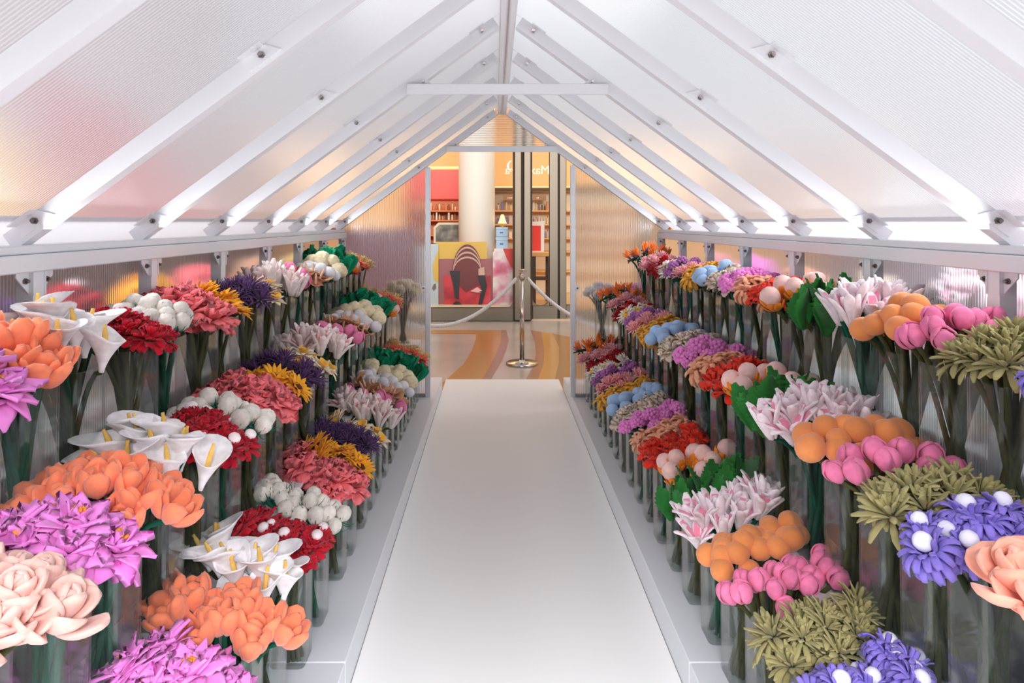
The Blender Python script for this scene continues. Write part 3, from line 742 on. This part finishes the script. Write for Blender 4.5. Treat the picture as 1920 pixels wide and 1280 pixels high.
# flower stands outside, seen blurred through the panels
outs = [('left', ['orchid','blushrose','violet','crim','sun','peony','tan','star'], [1.15,1.55,1.95,2.3,2.8,3.3,4.0,4.7]),
        ('right', ['apricot','flame','pinktulip','lily','ecru','peach','lilac','pinkmum'], [1.15,1.5,1.85,2.2,2.8,3.4,4.0,4.6])]
for side, ks, ys in outs:
    sg = -1 if side == 'left' else 1
    t = obj('bench', MB().bbox(AX+sg*1.60-.16, AX+sg*1.60+.16, 0.8, 5.2, 0, .80, .004), PLM)
    tag(t, 'white bench of flowers standing outside the %s greenhouse wall' % side, 'bench', 'benches outside the greenhouse')
    for key, y in zip(ks, ys):
        seed += 1; lab = SP[key][1]
        where = 'the bench outside the %s wall' % side
        bouquet(key, AX+sg*1.58, y, .80, 'clear vase of %ss on %s' % (lab.split(' with ')[0].replace('lily','lilie'), where), '%s on %s' % (lab, where), '%s bunch on %s' % (lab.split(' with ')[0], where), A=.14, B=.13, seed=seed)
for side, x, key, key2 in (('left', -.93, 'star', 'cream'), ('right', 1.06, 'snow', 'lilac')):
    t = obj('bench', MB().bbox(x-.30, x+.30, 5.56, 5.86, 0, .50, .004), PLM)
    tag(t, 'white flower bench outside the end wall, %s of the doorway' % side, 'bench', 'benches behind the end wall')
    for k, dxx in ((key, -.17), (key2, .17)):
        seed += 1; lab = SP[k][1]; where = 'the %s bench behind the end wall' % side
        bouquet(k, x+dxx, 5.70, .50, 'clear vase of %ss on %s' % (lab, where), '%s on %s' % (lab, where), '%s bunch on %s' % (lab.split(' with ')[0], where), A=.13, B=.1, seed=seed)

# ------------------------------------------------------------------ barrier outside the doorway
CHROME = plain('polished_steel', (196, 190, 182), 0.12, 1.0)
ROPE = plain('white_rope_cord', (236, 233, 232), 0.8)
SYY = 7.19
def stanchion(x, lab):
    t = thing('stanchion', lab, 'barrier post', (x, SYY, 0), 'polished barrier posts')
    obj('base', MB().lathe([(.10,0),(.168,0),(.170,.006),(.168,.022),(.155,.030),(.03,.034),(.026,.05)], 36), CHROME, t, True)
    obj('pole', MB().lathe([(.024,.034),(.024,.90)], 20), CHROME, t, True)
    obj('finial', MB().lathe([(.026,.90),(.034,.905),(.034,.93),(.026,.94),(.024,.985),(.036,.990),(.036,1.0),(.03,1.004)], 20), CHROME, t, True)
    for sx in (-1, 1):
        r = MB(); pts = [(sx*(.038+.016*math.sin(a)), 0, .917+.016*math.cos(a)) for a in [2*math.pi*k/12 for k in range(13)]]
        obj('hook_ring', r.tube(pts, .004, 6), CHROME, t, True)
    return t
XS = .285
stanchion(XS, 'polished steel barrier post standing in the doorway view')
stanchion(XS-1.80, 'polished steel barrier post behind the left end wall panel')
stanchion(XS+1.85, 'polished steel barrier post behind the right end wall panel')
def rope(x0, x1, z, sag, lab):
    pts = []; n = 26
    for i in range(n+1):
        t = i/n; x = x0+(x1-x0)*t; pts.append((x, SYY, z-sag*(1-(2*t-1)**2)))
    mb = MB(); vs = []; m = 8
    P0 = [Vector(p) for p in pts]
    # twisted three-strand cord
    for s in range(3):
        q = []
        N2 = n*6
        for k in range(N2+1):
            t = k/N2; i = min(n-1, int(t*n)); f = t*n-i; p = P0[i].lerp(P0[i+1], f); a = t*150+s*2.094
            q.append(p+Vector((0, .010*math.cos(a), .010*math.sin(a))))
        mb.tube(q, .0135, 6)
    o = obj('barrier_rope', mb, ROPE, None, True); tag(o, lab, 'rope', 'white barrier ropes')
rope(XS-.06, XS-1.80+.06, .905, .50, 'white twisted rope sagging left from the steel barrier post')
rope(XS+.06, XS+1.85-.06, .905, .50, 'white twisted rope sagging right from the steel barrier post')

# ------------------------------------------------------------------ shop across the hall
YF = 10.3
WARMWALL = plain('warm_cream_wall', (234, 200, 148), .7)
CREAMP = plain('cream_panel', (244, 222, 184), .6)
SHELF = plain('shelf_oak', (216, 168, 112), .5)
ORANGEW = plain('orange_lacquer', (206, 112, 52), .4)
mb = MB().box(-7, 7, 15.0, 15.1, 0, 4.2); struct('wall_shop_back', mb, WARMWALL)
struct('wall_shop_left', MB().box(-7.1, -7, YF, 15.1, 0, 4.2), CREAMP)
struct('wall_shop_right', MB().box(7, 7.1, YF, 15.1, 0, 4.2), CREAMP)
struct('ceiling', MB().box(-7.1, 7.1, YF-.1, 15.1, 4.2, 4.3), plain('shop_ceiling', (240, 226, 200), .8))
struct('floor', MB().box(-7, 7, YF+.1, 15, 0, .02), plain('shop_floor', (206, 176, 140), .3))
cove = emit('cove_light', (255, 222, 160), 1.1)
def xs(px, Y): return (px-CX)*Y/F
def zs(py, Y): return CH-(py-CY)*Y/F
# facade: skirting, columns, door, panes
t = thing('storefront', 'brushed steel storefront with wide columns across the hall', 'shop front', (0, YF, 0))
o_ = Vector((0, YF, 0))
def fb(name, px0, px1, y0, y1, z0, z1, mat=STEEL, Y=YF, smooth=False):
    return obj(name, MB().bbox(xs(px0,Y), xs(px1,Y), y0-YF, y1-YF, z0, z1, .01), mat, t)
fb('skirting', 100, 985, YF, YF+.16, 0, .20)
fb('skirting', 1063, 1800, YF+.2, YF+.36, 0, .22)
fb('window_ledge', 100, 962, YF+.16, YF+1.0, .0, .215, CREAMP)
col = MB()
col.bbox(xs(962,YF), xs(980,YF), -.05, .25, 0, 4.2, .03); col.bbox(xs(979.5,YF), xs(998,YF), -.02, .25, 0, 4.2, .03)
obj('column', col, STEEL, t)
fb('column', 1190, 1206, YF-.02, YF+.25, 0, 4.2)
fb('column', 560, 590, YF-.02, YF+.25, 0, 4.2)
# round corner fillet of the window
def fillet(cx, cz, r, sx, sz, Y):
    pts = [(cx, Y, cz)] + [(cx+sx*(r-r*math.cos(a)) , Y, cz+sz*(r-r*math.sin(a))) for a in [math.pi/2*k/6 for k in range(7)]]
    return MB().prism([Vector(p)-o_ for p in pts], (0, .10, 0))
obj('corner_fillet', fillet(xs(962,YF), .20, .09, -1, 1, YF+.02), STEEL, t)
door = thing('glass_door', 'steel framed glass shop door with rounded lower corners', 'door', (xs(1030,YF+.15), YF+.15, 0))
YD = YF+.15; od = Vector((xs(1030,YD), YD, 0))
def db(name, px0, px1, z0, z1, mat=STEEL, y0=0, y1=.09):
    return obj(name, MB().bbox(xs(px0,YD)-od.x, xs(px1,YD)-od.x, y0, y1, z0, z1, .008), mat, door)
db('bottom_rail', 998.5, 1046, .012, .22); db('stile', 1030, 1046.5, .22, 4.1); db('stile', 1049, 1062, .012, 4.1)
db('hinge_seam', 1046.6, 1048.9, .012, 4.1, plain('dark_gap', (60,54,48), .6), .03, .08)
for cx, sx in ((998.6, 1), (1029.9, -1)):
    m = fillet(xs(cx,YD), .219, .11, sx, 1, YD)
    m.v = [tuple(Vector(v)+o_-od) for v in m.v]; obj('corner_fillet', m, STEEL, door)
obj('pane', MB().box(xs(998.8,YD)-od.x, xs(1029.8,YD)-od.x, .04, .05, .222, 4.1), SHOPGLASS, door)
w = MB().box(xs(560,YF), xs(962,YF), YF+.07, YF+.08, .2, 4.2); o = obj('window_1', w, SHOPGLASS); o['kind'] = 'structure'
w = MB().box(xs(1063,YF), xs(1700,YF), YF+.27, YF+.28, .22, 4.2); o = obj('window_2', w, SHOPGLASS); o['kind'] = 'structure'
# round white pillar
o = obj('round_pillar', MB().lathe([(.30,.02),(.30,4.19)], 40, (xs(893,10.95), 11.25, 0)), plain('white_plaster', (240, 228, 214), .7), None, True)
tag(o, 'thick round white pillar inside the shop window', 'pillar')

# back shelving with goods
def shelving(name, lab, px0, px1, Y, zt, boards, back, board_mat, depth=.35):
    s = thing('shelving_unit', lab, 'shelf', ((xs(px0,Y)+xs(px1,Y))/2, Y, .02), 'shop shelving units')
    c = (xs(px0,Y)+xs(px1,Y))/2; h = (xs(px1,Y)-xs(px0,Y))/2
    obj('back_panel', MB().box(-h, h, depth, depth+.03, 0, zt-.02), back, s)
    for zb in boards: obj('shelf_board', MB().bbox(-h, h, 0, depth, zb-.03-.02, zb-.02, .004), board_mat, s)
    for sx in (-1, 1): obj('side_panel', MB().bbox(sx*h-.02, sx*h+.02, 0, depth, 0, zt-.02, .004), board_mat, s)
    return s
YL = 13.0
redz0, redz1 = zs(373,YL), zs(317,YL)
shelving('l', 'orange wooden shop shelving with small goods under the red wall panel', 770, 872, YL, redz0, [zs(394,YL), zs(412,YL), zs(440,YL), .9, .4], ORANGEW, ORANGEW)
o = obj('wall_panel', MB().bbox(xs(770,YL), xs(872,YL), YL+.20, YL+.30, redz0, redz1, .01), plain('red_lacquer', (226, 62, 30), .35)); tag(o, 'glossy red panel above the shelves behind the shop window', 'panel')
o = obj('cove_lamp', MB().box(xs(770,YL), xs(872,YL), YL+.2, YL+.32, redz1+.03, redz1+.07), cove); tag(o, 'warm light strip along the top of the red panel', 'lamp', 'warm cove light strips')
YRr = 14.0
zb_ = zs(352,YRr)
shelving('r', 'cream shop shelving with bottles under the dark ledge', 926, 1260, YRr, zb_-.05, [zs(394,YRr), zs(420,YRr), zs(446,YRr), .9, .5], CREAMP, SHELF)
o = obj('ledge', MB().bbox(xs(926,YRr), xs(1260,YRr), YRr-.05, YRr+.4, zb_-.045, zb_, .005), plain('dark_bronze', (92, 62, 40), .5)); tag(o, 'dark bronze ledge running over the cream shop shelves', 'ledge')
o = obj('cove_lamp', MB().box(xs(926,YRr), xs(1260,YRr), YRr+.32, YRr+.38, zb_+.005, zb_+.045), cove); tag(o, 'warm light strip lying on the dark bronze ledge', 'lamp', 'warm cove light strips')
BROWN = plain('brown_plate', (150, 112, 78), .5); PALE = plain('pale_letter', (240, 226, 206), .6)
for px0, px1, lab in ((943, 966, 'brown shop sign plate left of the steel column'), (994, 1024, 'brown shop sign plate right of the steel column')):
    s = thing('sign_plate', lab, 'sign', (xs((px0+px1)/2,YRr), YRr-.02, zs(371,YRr)), 'brown shelf sign plates')
    h = (xs(px1,YRr)-xs(px0,YRr))/2
    obj('plate', MB().bbox(-h, h, 0, .018, -.05, .05, .003), BROWN, s)
    m = MB()
    for k in range(5 if px0 < 960 else 2): m.box(-.03+k*.026, -.014+k*.026, -.003, .0, -.014, .014+.006*(k % 2))
    obj('lettering', m, PALE, s)
rng = random.Random(5)
gc = [(240,228,206),(236,214,170),(208,120,60),(150,84,40),(120,100,150),(200,190,180),(230,200,150),(90,62,44)]
def goods(px0, px1, n, Y, z, hmin, hmax, where, grp, yy):
    for k in range(n):
        px = px0+(px1-px0)*(k+.5)/n+rng.uniform(-.6,.6); r = (xs(px1,Y)-xs(px0,Y))/n*rng.uniform(.24,.4); h = rng.uniform(hmin, hmax); c = gc[rng.randrange(len(gc))]
        x = xs(px, Y); mm = plain('goods_%d_%d_%d' % c, c, .4)
        if rng.random() < .5:
            b = thing('bottle', 'small bottle on %s' % where, 'bottle', (x, yy, z), 'bottles on ' + grp)
            obj('body', MB().lathe([(r*.9,0),(r,.01),(r,h*.62),(r*.5,h*.76),(r*.42,h*.8)], 14), mm, b, True)
            obj('cap', MB().lathe([(r*.5,h*.8),(r*.5,h)], 12), plain('gold_cap', (196,150,80), .3, 1), b, True)
        else:
            b = thing('carton', 'small carton on %s' % where, 'box', (x, yy, z), 'cartons on ' + grp)
            obj('body', MB().bbox(-r, r, -.04, .04, 0, h*.8, .003), mm, b)
            obj('lid', MB().bbox(-r*1.03, r*1.03, -.042, .042, h*.8, h*.92, .003), mm, b)
for py, nm in ((394, 'top'), (412, 'second')):
    goods(803, 856, 9, YL, zs(py,YL), .08, .17, 'the %s orange shelf behind the shop window' % nm, 'the %s orange shelf' % nm, YL+.10)
for py, nm in ((394, 'top'), (420, 'second'), (446, 'third')):
    goods(930, 962, 4, YRr, zs(py,YRr), .12, .22, 'the %s cream shelf left of the steel column' % nm, 'the %s cream shelf, left' % nm, YRr+.10)
    goods(998, 1030, 6, YRr, zs(py,YRr), .10, .20, 'the %s cream shelf seen through the glass door' % nm, 'the %s cream shelf, door' % nm, YRr+.10)
dk = obj('counter', MB().bbox(xs(560,11.5), xs(792,11.5), 11.5, 11.9, .02, zs(427,11.5), .01), plain('dark_counter', (112, 70, 84), .5)); tag(dk, 'long dark shop counter seen through the left end wall panel', 'counter')
# mirrored wall lettering
def text(body, px0, py, Y, size, mirror, mat, name, lab):
    cu = bpy.data.curves.new('txt', 'FONT'); cu.body = body; cu.size = size; cu.extrude = .006
    to = bpy.data.objects.new('txt', cu); C.objects.link(to)
    dg = bpy.context.evaluated_depsgraph_get(); me = bpy.data.meshes.new_from_object(to.evaluated_get(dg))
    bpy.data.objects.remove(to)
    for v in me.vertices: v.co = Vector(((-1 if mirror else 1)*v.co.x, -v.co.z, v.co.y))
    if mirror: me.flip_normals()
    me.materials.clear(); me.materials.append(mat)
    o = link(name, me, None, (xs(px0,Y), Y, zs(py,Y))); tag(o, lab, 'sign'); return o
text('MaxMara', 1031, 326, YD+.02, .185, True, emit('lit_vinyl', (255, 240, 214), 1.0), 'shop_lettering', 'white mirrored shop name lettering on the glass beside the door')  # emission put into the letters so they stand out in the shade
m = MB(); c = Vector((xs(966,YF), YF+.05, zs(311,YF)))
arc = [c+Vector((-.11*math.cos(a), 0, .095*math.sin(a))) for a in [R(-62+124*k/12) for k in range(13)]]
o = obj('shop_lettering', m.tube(arc, lambda t: .005+.012*math.sin(math.pi*t), 6), plain('white_vinyl', (255,244,226), .5)); tag(o, 'white round letter on the shop window left of the steel column', 'sign')

# things in the shop window
def board(name, parent, off, pts, Y, mat, th=.012):
    return obj(name, MB().prism([P(x,y,Y)-off for x, y in pts], (0, th, 0)), mat, parent)
def pc(name, rgb): return plain(name, rgb, .55)
def blotch(name, cols, scale):
    m, nt, out = new_mat(name); L = nt.links.new
    b = N(nt, 'ShaderNodeBsdfPrincipled'); b.inputs['Roughness'].default_value = .5
    tc = N(nt, 'ShaderNodeTexCoord'); nz = N(nt, 'ShaderNodeTexNoise'); nz.inputs['Scale'].default_value = scale; nz.inputs['Detail'].default_value = 3
    cr = N(nt, 'ShaderNodeValToRGB'); el = cr.color_ramp.elements
    while len(el) < len(cols): el.new(.5)
    for i, c in enumerate(cols): el[i].position = .32+.36*i/(len(cols)-1); el[i].color = lin(c)
    L(tc.outputs['Object'], nz.inputs[0]); L(nz.outputs[0], cr.inputs[0]); L(cr.outputs[0], b.inputs['Base Color']); L(b.outputs[0], out.inputs[0]); return m
Yp = 10.62
base = P(870, 577, Yp); base.z = .215
t = thing('display_poster', 'red and yellow abstract poster panel in the shop window', 'poster', base)
board('yellow_panel', t, base, [(818,577),(913,577),(913,453),(818,453)], Yp+.06, pc('poster_yellow', (208,164,66)))
board('mauve_panel', t, base, [(823,575),(925,575),(925,485),(823,485)], Yp+.04, pc('poster_mauve', (150,84,84)))
board('red_panel', t, base, [(834,577),(920,577),(920,516),(832,516)], Yp+.02, blotch('poster_red', [(150,24,36),(196,40,44),(206,66,84)], 4))
dome = [(849+54*(.5-.5*math.cos(a)), 512-54*math.sin(a)**.9 if True else 0) for a in [math.pi*k/16 for k in range(17)]]
board('maroon_dome', t, base, [(849,518)]+dome+[(903,512),(900,518)], Yp, pc('poster_maroon', (104,34,34)))
def stripe(f, wd, col, nm):
    a = [R(6+168*k/14) for k in range(15)]
    o1 = [(876-26.6*math.cos(x), 513-54*f*math.sin(x)**.9) for x in a]
    o2 = [(x, y+wd) for x, y in o1]
    board(nm, t, base, o1+o2[::-1], Yp-.012, col)
for k in range(3): stripe(.94-.17*k, 3.4, pc('poster_sand', (196,150,130)), 'pale_stripe')
board('black_strap', t, base, [(843,508),(862,508),(861,540),(860,560),(853,558),(850,535)], Yp-.012, pc('poster_black', (34,24,30)))
board('black_strap', t, base, [(896,516),(909,516),(913,535),(908,556),(902,577),(896,577),(900,556),(902,540)], Yp-.012, pc('poster_black', (34,24,30)))
board('black_disc', t, base, [(857+9*math.cos(a), 575+10*math.sin(a)) for a in [math.pi+math.pi*k/10 for k in range(11)]], Yp-.012, pc('poster_black', (34,24,30)))
board('maroon_face', t, base, [(849,513),(904,513),(905,532),(890,538),(874,548),(862,536),(849,530)], Yp+.004, pc('poster_maroon', (104,34,34)))
board('sand_tab', t, base, [(897,504),(908,500),(909,516),(897,516)], Yp-.014, pc('poster_sand', (196,150,130)))
board('pale_hand', t, base, [(882,546),(895,538),(904,545),(897,547),(903,549),(892,548)], Yp-.014, pc('poster_pale', (226,168,160)))
b2 = P(812, 577, Yp); b2.z = .215
t = thing('display_poster', 'pale grey poster panel at the left of the shop window', 'poster', b2)
board('grey_panel', t, b2, [(796,577),(822,577),(822,457),(796,457)], Yp-.03, pc('poster_grey', (178,184,186)))
board('yellow_shape', t, b2, [(822,470),(816,482),(811,500),(813,522),(822,530)], Yp-.042, pc('poster_yellow', (208,164,66)))
board('brown_mark', t, b2, [(813,533),(817,531),(818,540),(813,545),(810,540)], Yp-.042, pc('poster_bark', (120,96,76)))
b3 = P(943, 577, Yp); b3.z = .215
t = thing('display_poster', 'tall bottle shaped white and pink poster panel beside the steel column', 'poster', b3)
board('printed_panel', t, b3, [(924,577),(964,577),(964,466),(929,466),(924,473)], Yp-.03, blotch('poster_pink', [(176,44,70),(206,120,140),(222,206,196),(214,208,200)], 2.6))
board('red_corner', t, b3, [(943,466),(966,466),(966,505),(958,500),(950,484)], Yp-.042, pc('poster_scarlet', (196,44,30)))
Yb = 11.1
o = obj('plinth_block', MB().bbox(xs(926,Yb), xs(956,Yb), Yb-.15, Yb+.15, .02, zs(466,Yb), .005), CREAMP); tag(o, 'cream display block under the stacked pale blue boxes', 'block')
BLUE = plain('pale_blue_card', (166, 190, 210), .5)
for z0, z1, lab in ((zs(466,Yb), zs(443,Yb)-.002, 'pale blue gift box, lower of two stacked beside the pillar'), (zs(443,Yb), zs(425,Yb), 'pale blue gift box, upper of two stacked beside the pillar')):
    g = thing('gift_box', lab, 'box', (xs(941,Yb), Yb, z0), 'pale blue gift boxes'); h = z1-z0; w_ = xs(952,Yb)-xs(930,Yb)
    obj('body', MB().bbox(-w_/2, w_/2, -.09, .09, 0, h*.70, .003), BLUE, g); obj('lid', MB().bbox(-w_/2-.004, w_/2+.004, -.094, .094, h*.70, h-.002, .003), BLUE, g)
    obj('label', MB().box(-.035, .02, -.0965, -.0935, h*.34, h*.46), plain('ink_blue', (70,100,170), .6), g)
lp = thing('table_lamp', 'small glowing cone lamp above the pale blue gift boxes', 'lamp', (xs(942,Yb), Yb, zs(425,Yb)))
obj('foot', MB().lathe([(.05,0),(.05,.012),(.01,.016),(.01,.06)], 16), plain('gold_cap', (196,150,80), .3, 1), lp, True)
obj('lamp_shade', MB().lathe([(.075,.05),(.07,.055),(.022,.20),(.018,.20)], 20), emit('lamp_glow', (255,222,160), 1.3), lp, True)
Yq = 11.9
fx = P(836, 456, Yq)
t = thing('framed_picture', 'grey framed picture standing left of the round pillar', 'picture', fx)
board('frame', t, fx, [(813,456),(862,456),(862,417),(822,417),(813,426)], Yq, pc('frame_cream', (222,204,170)), .03)
board('print', t, fx, [(817,453),(860,453),(860,421),(824,421),(817,428)], Yq-.004, blotch('print_grey', [(60,52,46),(110,104,92),(170,150,130)], 6), .003)
o = obj('display_table', MB().bbox(xs(790,Yq), xs(866,Yq), Yq-.15, Yq+.35, .02, fx.z, .006), plain('dark_red_lacquer', (110,24,22), .4)); tag(o, 'dark red display counter under the grey framed picture', 'counter')
Yt = 12.6
tz = zs(472,Yt)
tb = thing('display_table', 'dark legged table with a tan top seen through the glass door', 'table', (xs(1014,Yt), Yt, .02))
hw = xs(1034,Yt)-xs(1014,Yt)
obj('table_top', MB().bbox(-hw, hw, -.3, .3, tz-.09, tz-.02, .006), plain('tan_top', (206,160,92), .4), tb)
for sx in (-1, 1):
    for sy in (-1, 1): obj('leg', MB().bbox(sx*(hw-.06)-.03, sx*(hw-.06)+.03, sy*.24-.03, sy*.24+.03, 0, tz-.09, .004), plain('dark_wood', (56,40,30), .5), tb)
obj('lower_shelf', MB().bbox(-hw+.03, hw-.03, -.25, .25, tz*.45, tz*.45+.03, .004), plain('dark_wood', (56,40,30), .5), tb)
fp = P(1008, 472, Yt); fp.z = tz
t = thing('framed_picture', 'white framed red picture standing on the table in the doorway', 'picture', fp)
board('frame', t, fp, [(993,472),(1020,472),(1021,414),(993,416)], Yt, pc('frame_white', (236,232,228)), .03)
board('print', t, fp, [(995,470),(1014,470),(1014,423),(995,423)], Yt-.004, blotch('print_red', [(226,40,26),(232,54,34),(190,60,30)], 3), .003)

# ------------------------------------------------------------------ hall around the greenhouse
struct('wall_hall_left', MB().box(-5.2, -5.1, -4, YF, 0, 8.0), plain('hall_mauve', (168, 158, 160), .7))
struct('trim_9', MB().bbox(-4.9, -4.6, -4, YF-.3, 0, 1.8), plain('hall_counter', (84, 72, 70), .6))  # dark block added to screen off the lower part of the glowing panels
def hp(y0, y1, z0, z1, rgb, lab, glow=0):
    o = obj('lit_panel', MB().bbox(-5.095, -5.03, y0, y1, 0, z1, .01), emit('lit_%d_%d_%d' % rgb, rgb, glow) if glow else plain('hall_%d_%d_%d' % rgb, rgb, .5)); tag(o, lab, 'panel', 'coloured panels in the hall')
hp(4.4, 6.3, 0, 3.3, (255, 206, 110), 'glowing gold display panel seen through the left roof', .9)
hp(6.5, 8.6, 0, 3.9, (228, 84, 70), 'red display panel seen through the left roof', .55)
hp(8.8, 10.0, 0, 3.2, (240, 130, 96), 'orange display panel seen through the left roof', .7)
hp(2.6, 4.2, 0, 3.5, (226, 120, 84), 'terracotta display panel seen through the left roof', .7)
struct('trim_8', MB().bbox(6.42, 6.499, -4, YF, 0, 1.9), plain('hall_wainscot', (150, 140, 140), .6))
struct('wall_hall_right', MB().box(6.5, 6.6, -4, YF, 0, 3.2), plain('hall_white', (236, 234, 236), .7))

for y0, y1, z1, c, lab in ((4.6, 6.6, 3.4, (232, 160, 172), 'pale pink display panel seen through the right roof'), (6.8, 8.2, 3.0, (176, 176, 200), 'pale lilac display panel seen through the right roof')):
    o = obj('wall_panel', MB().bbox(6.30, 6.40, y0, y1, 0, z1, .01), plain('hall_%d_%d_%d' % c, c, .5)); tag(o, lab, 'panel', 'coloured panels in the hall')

# ------------------------------------------------------------------ light
def area(name, loc, rot, sx, sy, power, rgb):
    l = bpy.data.lights.new(name, 'AREA'); l.shape = 'RECTANGLE'; l.size = sx; l.size_y = sy; l.energy = power; l.color = lin(rgb)[:3]
    o = bpy.data.objects.new(name, l); C.objects.link(o); o.location = loc; o.rotation_euler = rot; return o
area('shop_ceiling_light', (-2.5, 12.6, 4.1), (0,0,0), 5, 3, 85, (255, 214, 160))
area('shop_ceiling_light', (2.6, 12.6, 4.1), (0,0,0), 5, 3, 85, (255, 214, 160))
area('hall_ceiling_light', (0.6, -7.0, 6.4), (R(60), 0, 0), 8, 3, 2700, (248, 250, 255))  # unseen hall lights; this one added behind the camera to brighten the flowers
area('hall_ceiling_light', (5.5, 3.5, 9.0), (0, R(35), 0), 4, 8, 220, (250, 250, 255))
area('hall_ceiling_light', (0.0, 8.2, 5.6), (0, 0, 0), 6, 2, 20, (250, 250, 252))
for sg in (-1, 1):                       # light strips along both eaves
    area('eave_light_strip', (AX+sg*(HW-.045), 2.4, 1.462), (0, R(90)*sg, 0), .028, 5.9, 15, (248, 250, 255))
w = bpy.data.worlds.new('hall_daylight'); bpy.context.scene.world = w; w.use_nodes = True
bg = w.node_tree.nodes['Background']; bg.inputs[0].default_value = lin((247, 248, 252)); bg.inputs[1].default_value = 0.40

# ------------------------------------------------------------------ camera
cd = bpy.data.cameras.new('camera'); cam = bpy.data.objects.new('camera', cd); C.objects.link(cam)
cam.location = (0, 0, CH); cam.rotation_euler = (R(90), 0, 0)
cd.sensor_fit = 'HORIZONTAL'; cd.sensor_width = 36; cd.lens = 24; cd.shift_x = 32/1920; cd.shift_y = -224/1920
cd.clip_start = 0.05
sc = bpy.context.scene; sc.camera = cam
sc.view_settings.view_transform = 'Standard'; sc.view_settings.look = 'None'; sc.view_settings.gamma = 1
sc.view_settings.exposure = 0.45
cy = sc.cycles
cy.use_denoising = True
cy.max_bounces = 14; cy.diffuse_bounces = 5; cy.glossy_bounces = 9; cy.transmission_bounces = 6; cy.transparent_max_bounces = 160
cy.caustics_reflective = False; cy.caustics_refractive = False
cy.sample_clamp_indirect = 4
